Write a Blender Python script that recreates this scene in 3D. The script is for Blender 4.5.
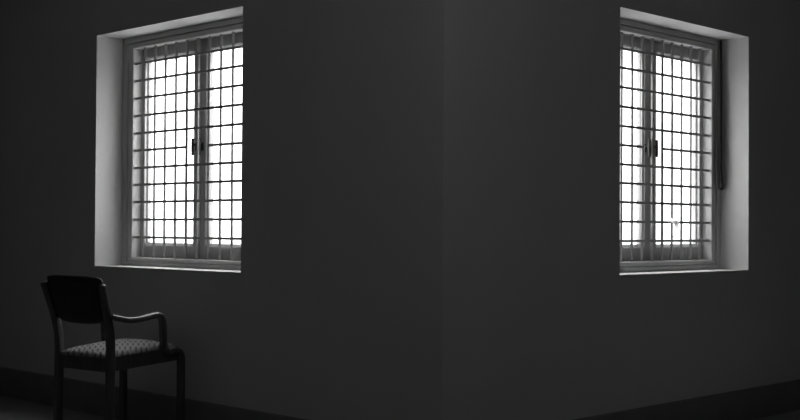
import bpy, bmesh, math, random
from mathutils import Vector, Matrix

for o in list(bpy.data.objects):
    bpy.data.objects.remove(o, do_unlink=True)
SC = bpy.context.scene
COL = SC.collection

# ------------------------------------------------------------------ camera
# The pier's corner stands at the origin; the left wall runs along +Y, the
# right wall along +X; the rooms' air is everywhere but the quadrant X>0, Y>0.
RIGHT = Vector((0.702816, -0.711348, 0.005827))
UP = Vector((-0.015614, -0.007237, 0.999852))
FWD = Vector((0.7112, 0.702803, 0.016194))
cam_data = bpy.data.cameras.new('camera')
cam = bpy.data.objects.new('camera', cam_data)
COL.objects.link(cam)
cam.matrix_world = Matrix(((RIGHT.x, UP.x, -FWD.x, -3.79327),
                           (RIGHT.y, UP.y, -FWD.y, -3.49180),
                           (RIGHT.z, UP.z, -FWD.z, 1.08),
                           (0, 0, 0, 1)))
cam_data.sensor_width = 36.0
cam_data.lens = 1216.8 / 800 * 36
cam_data.clip_end = 300
SC.camera = cam

# ------------------------------------------------------------------ sky
SKY_STRENGTH = 11.0
SKY_TOP, SKY_LOW = 1.0, 0.4
world = bpy.data.worlds.new('overcast_sky')
SC.world = world
world.use_nodes = True
nt = world.node_tree
nt.nodes.clear()
out = nt.nodes.new('ShaderNodeOutputWorld')
bg = nt.nodes.new('ShaderNodeBackground')
tc = nt.nodes.new('ShaderNodeTexCoord')
sp = nt.nodes.new('ShaderNodeSeparateXYZ')
rp = nt.nodes.new('ShaderNodeValToRGB')
rp.color_ramp.elements[0].position = 0.0
rp.color_ramp.elements[0].color = (SKY_LOW, SKY_LOW, SKY_LOW, 1)
rp.color_ramp.elements[1].position = 0.75
rp.color_ramp.elements[1].color = (SKY_TOP, SKY_TOP, SKY_TOP, 1)
nt.links.new(tc.outputs['Generated'], sp.inputs[0])
nt.links.new(sp.outputs['Z'], rp.inputs[0])
nt.links.new(rp.outputs[0], bg.inputs['Color'])
bg.inputs['Strength'].default_value = SKY_STRENGTH
nt.links.new(bg.outputs[0], out.inputs[0])

# the two window openings seen from inside: s0, s1 along the wall, z0, z1
WIN = {'L': dict(s0=1.380, s1=2.753, m=0.103), 'R': dict(s0=1.303, s1=2.591, m=0.094)}
Z0, Z1 = 0.861, 2.203
DEPTH = 0.30          # thickness of the walls
FD = 0.18             # depth of the reveal in front of the frame


def pos(side, s, z, d):
    return Vector((d, s, z)) if side == 'L' else Vector((s, d, z))


for side in 'LR':     # sampling portals: they emit nothing, they guide the sky's rays
    w = WIN[side]
    ld = bpy.data.lights.new('sky_portal', 'AREA')
    ld.shape = 'RECTANGLE'
    ld.size = w['s1'] - w['s0']
    ld.size_y = Z1 - Z0
    ld.cycles.is_portal = True
    lo = bpy.data.objects.new('sky_portal', ld)
    COL.objects.link(lo)
    lo.location = pos(side, (w['s0'] + w['s1']) / 2, (Z0 + Z1) / 2, DEPTH + 0.02)
    inward = Vector((-1, 0, 0)) if side == 'L' else Vector((0, -1, 0))
    lo.rotation_euler = inward.to_track_quat('-Z', 'Z').to_euler()

# ------------------------------------------------------------------ exposure
SC.view_settings.view_transform = 'Standard'
SC.view_settings.look = 'None'
SC.view_settings.gamma = 1
SC.view_settings.exposure = 0.0
SC.view_settings.use_curve_mapping = False
SC.cycles.use_denoising = True
SC.cycles.max_bounces = 14
SC.cycles.diffuse_bounces = 8
SC.cycles.transparent_max_bounces = 16
SC.cycles.sample_clamp_indirect = 4


# ------------------------------------------------------------------ materials
def grey(v):
    return (v, v, v, 1)


def material(name, v, rough=0.8, spec=0.3, var=0.0, scale=8.0, bump=0.0, bscale=40.0, metal=0.0, stretch=None):
    m = bpy.data.materials.new(name)
    m.use_nodes = True
    n = m.node_tree
    b = n.nodes['Principled BSDF']
    b.inputs['Roughness'].default_value = rough
    b.inputs['Specular IOR Level'].default_value = spec
    b.inputs['Metallic'].default_value = metal
    b.inputs['Base Color'].default_value = grey(v)
    t = n.nodes.new('ShaderNodeTexCoord')
    src = t.outputs['Object']
    if stretch:
        mp = n.nodes.new('ShaderNodeMapping')
        mp.inputs['Scale'].default_value = stretch
        n.links.new(src, mp.inputs[0])
        src = mp.outputs[0]
    if var:
        no = n.nodes.new('ShaderNodeTexNoise')
        no.inputs['Scale'].default_value = scale
        no.inputs['Detail'].default_value = 6
        n.links.new(src, no.inputs['Vector'])
        cr = n.nodes.new('ShaderNodeValToRGB')
        cr.color_ramp.elements[0].position = 0.3
        cr.color_ramp.elements[0].color = grey(v * (1 - var))
        cr.color_ramp.elements[1].position = 0.7
        cr.color_ramp.elements[1].color = grey(v * (1 + var))
        n.links.new(no.outputs[0], cr.inputs[0])
        n.links.new(cr.outputs[0], b.inputs['Base Color'])
    if bump:
        n2 = n.nodes.new('ShaderNodeTexNoise')
        n2.inputs['Scale'].default_value = bscale
        n2.inputs['Detail'].default_value = 5
        n.links.new(src, n2.inputs['Vector'])
        bp = n.nodes.new('ShaderNodeBump')
        bp.inputs['Strength'].default_value = bump
        bp.inputs['Distance'].default_value = 0.004
        n.links.new(n2.outputs[0], bp.inputs['Height'])
        n.links.new(bp.outputs[0], b.inputs['Normal'])
    return m


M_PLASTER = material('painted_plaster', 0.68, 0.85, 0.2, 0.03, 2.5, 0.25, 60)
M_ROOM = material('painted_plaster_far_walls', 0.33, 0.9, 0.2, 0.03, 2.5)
M_CEIL = material('ceiling_paint', 0.5, 0.9, 0.2, 0.02, 3)
M_FLOOR = material('stone_floor', 0.30, 0.55, 0.3, 0.12, 5, 0.1, 30)
M_SKIRT = material('dark_skirting_paint', 0.24, 0.5, 0.3, 0.1, 6)
M_FRAME = material('painted_window_wood', 0.54, 0.85, 0.06, 0.06, 14, 0.2, 30, stretch=(1, 1, 0.4))
M_SASH = material('painted_sash_wood', 0.40, 0.7, 0.12, 0.12, 26, 0.3, 40, stretch=(3, 3, 0.35))
M_SILL = material('sill_paint', 0.68, 0.5, 0.3, 0.05, 12)
M_GRILLE = material('grille_paint', 0.38, 0.4, 0.4, 0.06, 30)
M_BLACK = material('black_metal', 0.02, 0.4, 0.4)
M_STRAP = material('dark_webbing', 0.03, 0.9, 0.1, 0.2, 60)
M_WOOD = material('dark_varnished_wood', 0.085, 0.35, 0.45, 0.3, 9, 0.15, 30, stretch=(6, 6, 0.8))
M_VINYL = material('black_upholstery', 0.026, 0.6, 0.25, 0.15, 30, 0.2, 120)


def glass_material():
    m = bpy.data.materials.new('window_glass')
    m.use_nodes = True
    n = m.node_tree
    n.nodes.clear()
    o = n.nodes.new('ShaderNodeOutputMaterial')
    tr = n.nodes.new('ShaderNodeBsdfTransparent')
    tr.inputs[0].default_value = grey(0.96)
    gl = n.nodes.new('ShaderNodeBsdfGlossy')
    gl.inputs['Roughness'].default_value = 0.02
    lw = n.nodes.new('ShaderNodeLayerWeight')
    lw.inputs[0].default_value = 0.5
    pw = n.nodes.new('ShaderNodeMath')
    pw.operation = 'POWER'
    pw.inputs[1].default_value = 4.0
    fr = n.nodes.new('ShaderNodeMath')
    fr.operation = 'MULTIPLY_ADD'
    fr.inputs[1].default_value = 0.7
    fr.inputs[2].default_value = 0.04
    n.links.new(lw.outputs['Facing'], pw.inputs[0])
    n.links.new(pw.outputs[0], fr.inputs[0])
    mx = n.nodes.new('ShaderNodeMixShader')
    n.links.new(fr.outputs[0], mx.inputs[0])
    n.links.new(tr.outputs[0], mx.inputs[1])
    n.links.new(gl.outputs[0], mx.inputs[2])
    n.links.new(mx.outputs[0], o.inputs[0])
    return m


def scrap_material():
    m = bpy.data.materials.new('thin_white_plastic')
    m.use_nodes = True
    n = m.node_tree
    n.nodes.clear()
    o = n.nodes.new('ShaderNodeOutputMaterial')
    a = n.nodes.new('ShaderNodeBsdfTranslucent')
    a.inputs[0].default_value = grey(0.9)
    d = n.nodes.new('ShaderNodeBsdfDiffuse')
    d.inputs[0].default_value = grey(0.85)
    mx = n.nodes.new('ShaderNodeMixShader')
    mx.inputs[0].default_value = 0.25
    n.links.new(a.outputs[0], mx.inputs[1])
    n.links.new(d.outputs[0], mx.inputs[2])
    n.links.new(mx.outputs[0], o.inputs[0])
    return m


def seat_fabric():
    """a woven lattice of pale threads over a dark ground, slightly in relief"""
    m = bpy.data.materials.new('lattice_seat_fabric')
    m.use_nodes = True
    n = m.node_tree
    b = n.nodes['Principled BSDF']
    b.inputs['Roughness'].default_value = 0.9
    b.inputs['Specular IOR Level'].default_value = 0.15
    t = n.nodes.new('ShaderNodeTexCoord')
    outs = []
    for rot in (math.radians(-129.5), math.radians(-149.0)):
        mp = n.nodes.new('ShaderNodeMapping')
        mp.inputs['Rotation'].default_value = (0, 0, rot)
        n.links.new(t.outputs['Object'], mp.inputs[0])
        wv = n.nodes.new('ShaderNodeTexWave')
        wv.wave_type = 'BANDS'
        wv.bands_direction = 'X'
        wv.inputs['Scale'].default_value = 12.0
        wv.inputs['Distortion'].default_value = 0.25
        wv.inputs['Detail'].default_value = 1.0
        n.links.new(mp.outputs[0], wv.inputs[0])
        outs.append(wv.outputs['Fac'])
    mul = n.nodes.new('ShaderNodeMath')
    mul.operation = 'MULTIPLY'
    n.links.new(outs[0], mul.inputs[0])
    n.links.new(outs[1], mul.inputs[1])
    cr = n.nodes.new('ShaderNodeValToRGB')
    cr.color_ramp.elements[0].position = 0.05
    cr.color_ramp.elements[0].color = grey(0.27)
    cr.color_ramp.elements[1].position = 0.55
    cr.color_ramp.elements[1].color = grey(0.12)
    n.links.new(mul.outputs[0], cr.inputs[0])
    n.links.new(cr.outputs[0], b.inputs['Base Color'])
    bp = n.nodes.new('ShaderNodeBump')
    bp.inputs['Strength'].default_value = 0.6
    bp.inputs['Distance'].default_value = 0.004
    bp.invert = True
    n.links.new(mul.outputs[0], bp.inputs['Height'])
    n.links.new(bp.outputs[0], b.inputs['Normal'])
    return m


M_GLASS, M_SCRAP, M_SEAT = glass_material(), scrap_material(), seat_fabric()


# ------------------------------------------------------------------ mesh helpers
def link(name, bm, mat, parent=None, origin=Vector((0, 0, 0)), bevel=0.0, smooth=False, loc=None):
    """bm is in the same space as origin; the object's origin is placed there"""
    bmesh.ops.remove_doubles(bm, verts=bm.verts, dist=1e-6)
    bmesh.ops.recalc_face_normals(bm, faces=bm.faces)
    me = bpy.data.meshes.new(name)
    bmesh.ops.translate(bm, verts=bm.verts, vec=-Vector(origin))
    bm.to_mesh(me)
    bm.free()
    if smooth:
        for p in me.polygons:
            p.use_smooth = True
    me.materials.append(mat)
    o = bpy.data.objects.new(name, me)
    COL.objects.link(o)
    o.location = Vector(loc) if loc is not None else Vector(origin)
    if parent:
        o.parent = parent
    if bevel:
        md = o.modifiers.new('bevel', 'BEVEL')
        md.width = bevel
        md.segments = 2
        md.limit_method = 'ANGLE'
    return o


def empty(name, loc, rz=0.0, label=None, cat=None, kind=None, group=None):
    o = bpy.data.objects.new(name, None)
    COL.objects.link(o)
    o.location = loc
    o.rotation_euler = (0, 0, rz)
    o.empty_display_size = 0.1
    return tag(o, label, cat, kind, group)


def tag(o, label=None, cat=None, kind=None, group=None):
    if label:
        o['label'] = label
    if cat:
        o['category'] = cat
    if kind:
        o['kind'] = kind
    if group:
        o['group'] = group
    return o


def add_box(bm, a, b):
    x0, y0, z0 = (min(a[i], b[i]) for i in range(3))
    x1, y1, z1 = (max(a[i], b[i]) for i in range(3))
    v = [bm.verts.new(c) for c in ((x0, y0, z0), (x1, y0, z0), (x1, y1, z0), (x0, y1, z0),
                                   (x0, y0, z1), (x1, y0, z1), (x1, y1, z1), (x0, y1, z1))]
    for f in ((0, 3, 2, 1), (4, 5, 6, 7), (0, 1, 5, 4), (1, 2, 6, 5), (2, 3, 7, 6), (3, 0, 4, 7)):
        bm.faces.new([v[i] for i in f])


def add_ring(bm, side, s0, s1, z0, z1, ws, profile):
    """mitred frame: profile points are (fraction of member width, depth);
    ws = widths of the members (at s0, s1, bottom, top)"""
    loops = []
    for (w, d) in profile:
        a, b, c, e = s0 + ws[0] * w, s1 - ws[1] * w, z0 + ws[2] * w, z1 - ws[3] * w
        loops.append([bm.verts.new(pos(side, s, z, d)) for s, z in ((a, c), (b, c), (b, e), (a, e))])
    n = len(loops)
    for i in range(n):
        p, q = loops[i], loops[(i + 1) % n]
        for k in range(4):
            bm.faces.new((p[k], p[(k + 1) % 4], q[(k + 1) % 4], q[k]))


def catmull(pts, per=8):
    P = [Vector(p) for p in pts]
    P = [P[0] * 2 - P[1]] + P + [P[-1] * 2 - P[-2]]
    res = []
    for i in range(1, len(P) - 2):
        a, b, c, d = P[i - 1:i + 3]
        for k in range(per):
            t = k / per
            res.append(0.5 * ((2 * b) + (c - a) * t + (2 * a - 5 * b + 4 * c - d) * t * t + (3 * b - a - 3 * c + d) * t ** 3))
    res.append(P[-2].copy())
    return res


def add_sweep(bm, path, width, thick, side=Vector((0, 1, 0)), power=4.0, n=16):
    """sweep a rounded rectangle (width along `side`, thickness across it)"""
    def at(v, t):
        return v(t) if callable(v) else v
    rings = []
    for i, p in enumerate(path):
        t = (path[min(i + 1, len(path) - 1)] - path[max(i - 1, 0)]).normalized()
        sd = (side - t * side.dot(t)).normalized()
        nm = t.cross(sd).normalized()
        u = i / (len(path) - 1)
        w, h = at(width, u) / 2, at(thick, u) / 2
        ring = []
        for k in range(n):
            a = 2 * math.pi * (k + 0.5) / n
            c, s = math.cos(a), math.sin(a)
            cx = math.copysign(abs(c) ** (2 / power), c)
            sy = math.copysign(abs(s) ** (2 / power), s)
            ring.append(bm.verts.new(p + sd * w * cx + nm * h * sy))
        rings.append(ring)
    for a, b in zip(rings, rings[1:]):
        for k in range(n):
            bm.faces.new((a[k], a[(k + 1) % n], b[(k + 1) % n], b[k]))
    bm.faces.new(rings[0][::-1])
    bm.faces.new(rings[-1])


def add_cyl(bm, a, b, r, n=12):
    a, b = Vector(a), Vector(b)
    t = (b - a).normalized()
    sd = t.orthogonal().normalized()
    add_sweep(bm, [a, (a + b) / 2, b], 2 * r, 2 * r, side=sd, power=2.0, n=n)


# ------------------------------------------------------------------ room shell
H, FAR = 3.0, 5.2


def wall_with_hole(name, side, far):
    w = WIN[side]
    zl = Z0 - 0.015
    bm = bmesh.new()
    st = 0.0 if side == 'L' else DEPTH
    spans = [st, w['s0'], w['s1'], far]
    zs = [0.0, zl, Z1, H]
    # a 3 x 3 grid of cells with the middle one left open
    vs = {}
    for i, s in enumerate(spans):
        for j, z in enumerate(zs):
            for k, d in enumerate((0.0, DEPTH)):
                vs[i, j, k] = bm.verts.new(pos(side, s, z, d))
    for i in range(3):
        for j in range(3):
            if (i, j) == (1, 1):
                continue
            for k in (0, 1):
                bm.faces.new((vs[i, j, k], vs[i + 1, j, k], vs[i + 1, j + 1, k], vs[i, j + 1, k]))
    for i in range(3):
        for j in (0, 3):
            bm.faces.new((vs[i, j, 0], vs[i + 1, j, 0], vs[i + 1, j, 1], vs[i, j, 1]))
    for j in range(3):
        for i in (0, 3):
            bm.faces.new((vs[i, j, 0], vs[i, j + 1, 0], vs[i, j + 1, 1], vs[i, j, 1]))
    for (i0, j0, i1, j1) in ((1, 1, 2, 1), (1, 2, 2, 2), (1, 1, 1, 2), (2, 1, 2, 2)):
        bm.faces.new((vs[i0, j0, 0], vs[i1, j1, 0], vs[i1, j1, 1], vs[i0, j0, 1]))
    return tag(link(name, bm, M_PLASTER), kind='structure')


wall_with_hole('wall_left', 'L', FAR)
wall_with_hole('wall_right', 'R', FAR)


def slab(name, a, b, mat):
    bm = bmesh.new()
    add_box(bm, a, b)
    return tag(link(name, bm, mat), kind='structure')


W = 0.2
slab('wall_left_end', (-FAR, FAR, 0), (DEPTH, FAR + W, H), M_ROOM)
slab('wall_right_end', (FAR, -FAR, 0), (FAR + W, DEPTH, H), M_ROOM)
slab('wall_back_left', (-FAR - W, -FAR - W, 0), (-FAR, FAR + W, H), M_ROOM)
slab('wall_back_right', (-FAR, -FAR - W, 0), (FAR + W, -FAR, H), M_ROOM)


def l_shape(name, z0, z1, mat):
    bm = bmesh.new()
    F2 = FAR + W
    outline = [(-F2, -F2), (F2, -F2), (F2, DEPTH), (DEPTH, DEPTH), (DEPTH, F2), (-F2, F2)]
    a = [bm.verts.new((x, y, z0)) for x, y in outline]
    b = [bm.verts.new((x, y, z1)) for x, y in outline]
    bm.faces.new(a[::-1])
    bm.faces.new(b)
    for i in range(6):
        j = (i + 1) % 6
        bm.faces.new((a[i], a[j], b[j], b[i]))
    return tag(link(name, bm, mat), kind='structure')


l_shape('floor', -0.15, 0.0, M_FLOOR)
l_shape('ceiling', H, H + 0.15, M_CEIL)

# skirting along the two window walls, mitred round the corner
SK, SKT = 0.182, 0.012


def skirting(name, side):
    bm = bmesh.new()
    prof = [(0, 0), (-SKT, 0), (-SKT, SK - 0.008), (-SKT * 0.4, SK), (0, SK)]
    rings = []
    for s in (0.0, FAR):
        rings.append([bm.verts.new(pos(side, (d if s == 0.0 else s), z, d)) for d, z in prof])
    n = len(prof)
    for k in range(n):
        bm.faces.new((rings[0][k], rings[0][(k + 1) % n], rings[1][(k + 1) % n], rings[1][k]))
    bm.faces.new(rings[0])
    bm.faces.new(rings[1][::-1])
    return tag(link(name, bm, M_SKIRT), kind='structure')


skirting('baseboard_left', 'L')
skirting('baseboard_right', 'R')


# ------------------------------------------------------------------ windows
def window(name, side):
    w = WIN[side]
    s0, s1, m = w['s0'], w['s1'], w['m']
    mb, mt = (0.048 if side == 'L' else 0.055), 0.066
    rb = 0.080 if side == 'L' else 0.084
    mid = (s0 + s1) / 2
    base = pos(side, mid, Z0, FD)
    root = empty(name, base, kind='structure')

    def part(pn, bm, mat, parent=root, pivot=None, bevel=0.0, smooth=False):
        org = base if pivot is None else pivot
        o = link(pn, bm, mat, None, org, bevel, smooth)
        par = parent
        o.parent = par
        o.location = Vector(org) - abs_loc[par.name]
        abs_loc[o.name] = Vector(org)
        return o

    abs_loc = {root.name: Vector(base)}
    # frame: an outer casing, a groove, and an inner stop
    bm = bmesh.new()
    prof = [(0.0, FD), (0.04, FD - 0.003), (0.46, FD - 0.003), (0.50, FD + 0.008), (0.57, FD + 0.008),
            (0.60, FD), (0.95, FD), (1.0, FD + 0.004), (1.0, DEPTH), (0.0, DEPTH)]
    add_ring(bm, side, s0 + 0.001, s1 - 0.001, Z0, Z1 - 0.001, (m, m, mb, mt), prof)
    part('window_frame', bm, M_FRAME)
    # sill: a painted board on the bottom of the reveal
    bm = bmesh.new()
    add_box(bm, pos(side, s0 + 0.001, Z0 - 0.014, 0.002), pos(side, s1 - 0.001, Z0 - 0.0005, DEPTH))
    part('window_sill', bm, M_SILL, bevel=0.002)
    # two casements meeting in the middle
    i0, i1, b0, b1 = s0 + m + 0.001, s1 - m - 0.001, Z0 + mb + 0.001, Z1 - mt - 0.001
    d0, d1 = 0.240, 0.286
    for k, (a, b, wa, wb) in enumerate(((i0, mid - 0.001, 0.038, 0.064), (mid + 0.001, i1, 0.064, 0.038))):
        bm = bmesh.new()
        p2 = [(0.0, d0 + 0.002), (0.03, d0), (0.86, d0), (1.0, d0 + 0.008), (1.0, d1), (0.0, d1)]
        add_ring(bm, side, a, b, b0, b1, (wa, wb, rb, 0.066), p2)
        sash = part('sash', bm, M_SASH)
        ga, gb, gz0, gz1 = a + wa, b - wb, b0 + rb, b1 - 0.066
        bm = bmesh.new()
        add_box(bm, pos(side, ga - 0.0, gz0, 0.264), pos(side, gb, gz1, 0.268))
        part('pane', bm, M_GLASS, sash)
        bm = bmesh.new()
        add_ring(bm, side, ga, gb, gz0, gz1, (0.007,) * 4, [(0, 0.256), (1, 0.261), (1, 0.264), (0, 0.264)])
        part('glazing_bead', bm, M_SASH, sash)
        if k == 0:   # cover strip over the joint of the two casements
            bm = bmesh.new()
            for (e0, e1) in ((d0 - 0.005, d0 + 0.001), (d1 - 0.001, d1 + 0.005)):
                add_box(bm, pos(side, mid - 0.007, b0 + 0.002, e0), pos(side, mid + 0.007, b1 - 0.002, e1))
            part('cover_strip', bm, M_SASH, sash)
        # handle on the meeting stile, seen through the gap left in the grille
        hs = mid + ((-0.029, 0.029) if side == 'L' else (-0.055, 0.020))[k]
        zc = 1.535
        bm = bmesh.new()
        add_box(bm, pos(side, hs - 0.008, zc - 0.022, d0 - 0.006), pos(side, hs + 0.008, zc + 0.022, d0))
        add_cyl(bm, pos(side, hs, zc + 0.012, d0 - 0.004), pos(side, hs, zc + 0.012, d0 - 0.020), 0.006)
        pts = catmull([pos(side, hs, zc + 0.048, d0 - 0.026), pos(side, hs, zc + 0.012, d0 - 0.027),
                       pos(side, hs, zc - 0.02, d0 - 0.027), pos(side, hs, zc - 0.048, d0 - 0.026)], 4)
        sd = Vector((0, 1, 0)) if side == 'L' else Vector((1, 0, 0))
        add_sweep(bm, pts, 0.013, 0.014, side=sd, power=5)
        part('handle', bm, M_BLACK, sash)
    return root


window('window_1', 'L')
window('window_2', 'R')

# ------------------------------------------------------------------ grilles
ZBARS = [2.047, 1.945, 1.842, 1.739, 1.636, 1.535, 1.433, 1.334, 1.233, 1.130, 1.027]


def grille(side, bars, gap, label):
    w = WIN[side]
    a, b = w['s0'] + w['m'], w['s1'] - w['m']
    zlo, zhi = Z0 + (0.048 if side == 'L' else 0.055), Z1 - 0.067
    dv = 0.206
    base = pos(side, (a + b) / 2, zlo, dv)
    root = empty('window_grille', base, label=label, cat='window grille', group='steel grilles in the two windows')
    for s in bars:
        bm = bmesh.new()
        add_cyl(bm, pos(side, s, zlo, dv), pos(side, s, zhi, dv), 0.0076, 12)
        o = link('vertical_bar', bm, M_GRILLE, root, pos(side, s, zlo, dv), smooth=False,
                 loc=pos(side, s, zlo, dv) - base)
        for p in o.data.polygons:
            p.use_smooth = len(p.vertices) == 4
    for i, z in enumerate(ZBARS):
        segs = [(a, b)] if i != 5 else [(a, gap[0]), (gap[1], b)]
        for (p, q) in segs:
            bm = bmesh.new()
            add_box(bm, pos(side, p, z - 0.0070, dv - 0.0110), pos(side, q, z + 0.0070, dv - 0.0065))
            if p == a:   # the bar's footing on the frame
                add_cyl(bm, pos(side, p, z, dv - 0.007), pos(side, p + 0.008, z, dv - 0.007), 0.0095)
            if q == b:
                add_cyl(bm, pos(side, q - 0.008, z, dv - 0.007), pos(side, q, z, dv - 0.007), 0.0095)
            c = pos(side, p, z, dv)
            link('crossbar', bm, M_GRILLE, root, c, loc=c - base)
    return root


grille('L', [2.561 - 0.1045 * k for k in range(11)], (2.561 - 0.1045 * 6, 2.561 - 0.1045 * 4),
       'steel grille across the left window, above the armchair')
grille('R', [2.404 - 0.0985 * k for k in range(10)], (2.404 - 0.0985 * 6, 2.404 - 0.0985 * 4),
       'steel grille across the right window, with a white scrap caught low down')

# ------------------------------------------------------------------ armchair
CH = empty('armchair', (-0.369, 1.926, 0), math.radians(8.5),
           'dark wooden armchair with curved arms, black backrest and lattice-patterned seat, below the left window', 'chair')


def cpart(name, bm, mat, org, smooth=True, bevel=0.0, parent=None):
    o = link(name, bm, mat, parent or CH, org, bevel, smooth)
    return o


STILE = [(-0.212, 0.196, 0.0), (-0.210, 0.196, 0.22), (-0.207, 0.195, 0.42), (-0.210, 0.196, 0.53),
         (-0.230, 0.201, 0.63), (-0.262, 0.212, 0.73), (-0.288, 0.222, 0.805)]
for sy in (1, -1):
    bm = bmesh.new()
    pts = catmull([(x, y * sy, z) for x, y, z in STILE], 8)
    add_sweep(bm, pts, lambda u: 0.042 - 0.008 * u, lambda u: 0.040 - 0.012 * max(0, u - 0.6) / 0.4)
    cpart('rear_leg', bm, M_WOOD, (-0.212, 0.196 * sy, 0))

# arm, its front support and the front leg are one bent strip; the arm and the leg are separate parts
for sy in (1, -1):
    bm = bmesh.new()
    arm = [(-0.226, 0.214, 0.646), (-0.185, 0.221, 0.636), (-0.12, 0.227, 0.625), (-0.05, 0.230, 0.628), (0.02, 0.230, 0.638),
           (0.06, 0.229, 0.641), (0.090, 0.227, 0.631), (0.105, 0.225, 0.600), (0.109, 0.224, 0.55),
           (0.112, 0.223, 0.500), (0.122, 0.222, 0.466), (0.150, 0.222, 0.446)]
    pts = catmull([(x, y * sy, z) for x, y, z in arm], 7)
    add_sweep(bm, pts, 0.042, 0.029)
    cpart('armrest', bm, M_WOOD, (-0.05, 0.23 * sy, 0.64))
    bm = bmesh.new()
    leg = [(0.130, 0.222, 0.450), (0.175, 0.222, 0.453), (0.212, 0.222, 0.446), (0.232, 0.222, 0.425), (0.237, 0.221, 0.38),
           (0.238, 0.220, 0.20), (0.238, 0.219, 0.0)]
    pts = catmull([(x, y * sy, z) for x, y, z in leg], 7)
    add_sweep(bm, pts, 0.040, 0.034)
    cpart('front_leg', bm, M_WOOD, (0.238, 0.219 * sy, 0))

# seat frame: four rails
bm = bmesh.new()


def rail(bm, p, q, t, z0, z1):
    # z0, z1: heights of the bottom and the top at the two ends
    p, q = Vector(p), Vector(q)
    dr = (q - p).normalized()
    nrm = Vector((-dr.y, dr.x)) * t / 2
    vs = []
    for z in (z0, z1):
        for c, h in ((p + nrm, z[0]), (q + nrm, z[1]), (q - nrm, z[1]), (p - nrm, z[0])):
            vs.append(bm.verts.new((c.x, c.y, h)))
    for f in ((0, 3, 2, 1), (4, 5, 6, 7), (0, 1, 5, 4), (1, 2, 6, 5), (2, 3, 7, 6), (3, 0, 4, 7)):
        bm.faces.new([vs[i] for i in f])


for sy in (1, -1):
    rail(bm, (-0.205, 0.189 * sy), (0.228, 0.204 * sy), 0.020, (0.376, 0.400), (0.442, 0.470))
rail(bm, (-0.203, -0.186), (-0.203, 0.186), 0.020, (0.372, 0.372), (0.442, 0.442))
rail(bm, (0.220, -0.204), (0.220, 0.204), 0.020, (0.400, 0.400), (0.470, 0.470))
cpart('seat_frame', bm, M_WOOD, (0, 0, 0.42), smooth=False, bevel=0.003)

# cushion: crowned top, rounded rim, gently waterfall front
bm = bmesh.new()
NX, NY = 26, 26


def cushion_pt(i, j, top):
    u = -1 + 2 * i / NX
    v = -1 + 2 * j / NY
    # squircle mapping rounds the corners in plan
    k = 0.10
    uu = u * (1 - k * v ** 8 * 0.6)
    vv = v * (1 - k * u ** 8 * 0.6)
    x = 0.010 + 0.234 * uu
    y = vv * (0.199 + 0.016 * (uu + 1) / 2)
    e = max(0.0, 1 - abs(u) ** 9) ** 0.5 * max(0.0, 1 - abs(v) ** 9) ** 0.5
    if top:
        z = 0.446 + 0.018 * e + 0.016 * (1 - u * u) * (1 - v * v) - (0.010 * max(0, u - 0.7) / 0.3)
    else:
        z = 0.440
    return (x, y, z + 0.03 * (x + 0.224) / 0.45)


g = {}
for top in (0, 1):
    for i in range(NX + 1):
        for j in range(NY + 1):
            g[top, i, j] = bm.verts.new(cushion_pt(i, j, top))
for top in (0, 1):
    for i in range(NX):
        for j in range(NY):
            bm.faces.new((g[top, i, j], g[top, i + 1, j], g[top, i + 1, j + 1], g[top, i, j + 1]))
for i in range(NX):
    for j in (0, NY):
        bm.faces.new((g[0, i, j], g[0, i + 1, j], g[1, i + 1, j], g[1, i, j]))
for j in range(NY):
    for i in (0, NX):
        bm.faces.new((g[0, i, j], g[0, i, j + 1], g[1, i, j + 1], g[1, i, j]))
cpart('seat', bm, M_SEAT, (0, 0, 0.46))

# backrest: upholstered curved panel
bm = bmesh.new()
NU, NV = 28, 16
g = {}
for f in (0, 1):
    for i in range(NU + 1):
        for j in range(NV + 1):
            u = -1 + 2 * i / NU
            v = -1 + 2 * j / NV
            hw = 0.210 - 0.012 * (1 - v) / 2
            # rounded corners: shrink each direction near the other's end
            uu = u * (1 - (0.085 if v < 0 else 0.05) * abs(v) ** 6)
            vv = v * (1 - (0.20 if v < 0 else 0.07) * abs(u) ** 8)
            z = 0.728 + 0.113 * vv - 0.014 * (1 - uu * uu) * (1 - vv) / 2 + 0.004 * (1 - uu * uu)
            y = hw * uu
            e = (max(0.0, 1 - abs(u) ** 10) * max(0.0, 1 - abs(v) ** 8)) ** 0.5
            th = 0.006 + 0.013 * e
            x = -0.216 - 0.30 * (z - 0.62) - 0.026 * (1 - uu * uu) + 0.004 + (th if f else -th)
            g[f, i, j] = bm.verts.new((x, y, z))
for f in (0, 1):
    for i in range(NU):
        for j in range(NV):
            bm.faces.new((g[f, i, j], g[f, i + 1, j], g[f, i + 1, j + 1], g[f, i, j + 1]))
for i in range(NU):
    for j in (0, NV):
        bm.faces.new((g[0, i, j], g[0, i + 1, j], g[1, i + 1, j], g[1, i, j]))
for j in range(NV):
    for i in (0, NU):
        bm.faces.new((g[0, i, j], g[0, i, j + 1], g[1, i, j + 1], g[1, i, j]))
cpart('backrest', bm, M_VINYL, (-0.26, 0, 0.74))

# ------------------------------------------------------------------ strap in the right window
bm = bmesh.new()
S = lambda s, z, d: pos('R', s, z, d)
pts = catmull([S(2.570, 2.192, 0.166), S(2.562, 2.12, 0.160), S(2.560, 2.00, 0.158), S(2.553, 1.80, 0.156),
               S(2.552, 1.60, 0.156), S(2.551, 1.46, 0.156), S(2.556, 1.375, 0.155), S(2.560, 1.345, 0.152),
               S(2.552, 1.333, 0.150)], 6)
add_sweep(bm, pts, lambda u: 0.022 + 0.016 * min(1, u * 1.6), lambda u: 0.013 + 0.006 * u,
          side=Vector((1, 0.6, 0)).normalized(), power=3)
strap = link('hanging_strap', bm, M_STRAP, None, S(2.577, 1.345, 0.157), smooth=True)
tag(strap, 'long dark strap hanging down the inner corner of the right window recess', 'strap')

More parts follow.
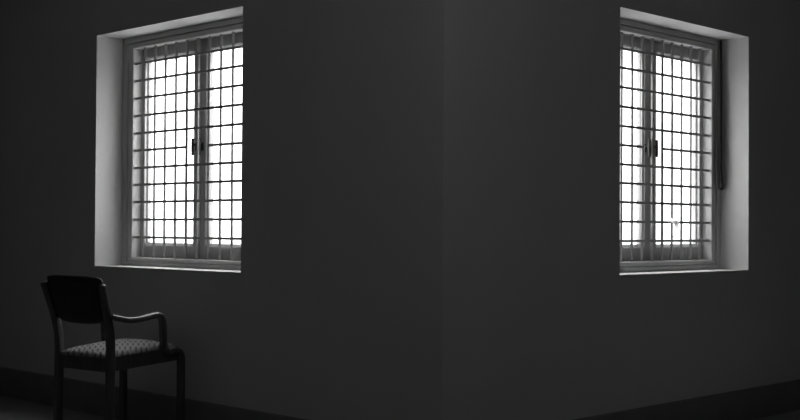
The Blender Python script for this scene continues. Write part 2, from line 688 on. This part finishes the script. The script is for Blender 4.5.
# ------------------------------------------------------------------ scrap caught on the right grille
random.seed(4)
bm = bmesh.new()


def ribbon(bm, pts, w0, w1, seed):
    rnd = random.Random(seed)
    P = catmull(pts, 5)
    prev = None
    for i, p in enumerate(P):
        t = i / (len(P) - 1)
        w = (w0 + (w1 - w0) * t) * rnd.uniform(0.7, 1.25)
        a = rnd.uniform(-0.5, 0.5)
        tg = (P[min(i + 1, len(P) - 1)] - P[max(i - 1, 0)]).normalized()
        # the ribbon lies roughly in the window's plane and twists a little
        off = Vector((-tg.z, math.sin(a) * 0.5, tg.x)) * w / 2
        off.z += rnd.uniform(-0.001, 0.001)
        back = Vector((0, 0.0012, 0))
        ring = [bm.verts.new(p - off), bm.verts.new(p + off), bm.verts.new(p + off + back), bm.verts.new(p - off + back)]
        if prev:
            for k in range(4):
                bm.faces.new((prev[k], prev[(k + 1) % 4], ring[(k + 1) % 4], ring[k]))
        else:
            bm.faces.new(ring[::-1])
        prev = ring
    bm.faces.new(prev)


c = 2.404 - 0.0985 * 3
D = 0.187
ribbon(bm, [S(c - 0.052, 1.152, D), S(c - 0.03, 1.139, D - 0.003), S(c - 0.004, 1.129, D - 0.004), S(c + 0.022, 1.127, D - 0.002), S(c + 0.040, 1.140, D)], 0.020, 0.026, 3)
ribbon(bm, [S(c + 0.002, 1.132, D - 0.006), S(c + 0.016, 1.105, D - 0.007), S(c + 0.018, 1.08, D - 0.006), S(c + 0.002, 1.060, D - 0.004), S(c - 0.014, 1.042, D - 0.004)], 0.042, 0.020, 7)
scrap = link('plastic_scrap', bm, M_SCRAP, None, S(c, 1.130, D))
tag(scrap, 'torn white scrap caught on a low crossing of the right window grille', 'plastic scrap')

# ------------------------------------------------------------------ invented pendant lamp, out of view, added to brighten the upper corner walls
LX, LY, LZ = -1.15, -1.40, 2.58
FILL_LAMP = empty('added_fill_lamp', (LX, LY, LZ), label='added pendant lamp, out of view, its dim frosted globe brightening the walls near the corner', cat='lamp')
M_GLOBE = bpy.data.materials.new('fill_lamp_globe')
M_GLOBE.use_nodes = True
gb = M_GLOBE.node_tree.nodes['Principled BSDF']
gb.inputs['Base Color'].default_value = grey(0.7)
gb.inputs['Emission Color'].default_value = grey(1.0)
gb.inputs['Emission Strength'].default_value = 10.5  # added glow that lifts the walls towards the top of the corner
bm = bmesh.new()
bmesh.ops.create_uvsphere(bm, u_segments=24, v_segments=14, radius=0.12)
cpart('globe', bm, M_GLOBE, (0, 0, 0), parent=FILL_LAMP)
bm = bmesh.new()
add_cyl(bm, (0, 0, 0.110), (0, 0, 0.165), 0.032, 20)
cpart('socket', bm, M_BLACK, (0, 0, 0.11), parent=FILL_LAMP)
bm = bmesh.new()
add_cyl(bm, (0, 0, 0.165), (0, 0, H - LZ - 0.02), 0.004, 8)
cpart('cord', bm, M_BLACK, (0, 0, 0.165), parent=FILL_LAMP)
bm = bmesh.new()
add_cyl(bm, (0, 0, H - LZ - 0.025), (0, 0, H - LZ), 0.05, 24)
cpart('ceiling_rose', bm, M_BLACK, (0, 0, H - LZ), parent=FILL_LAMP)
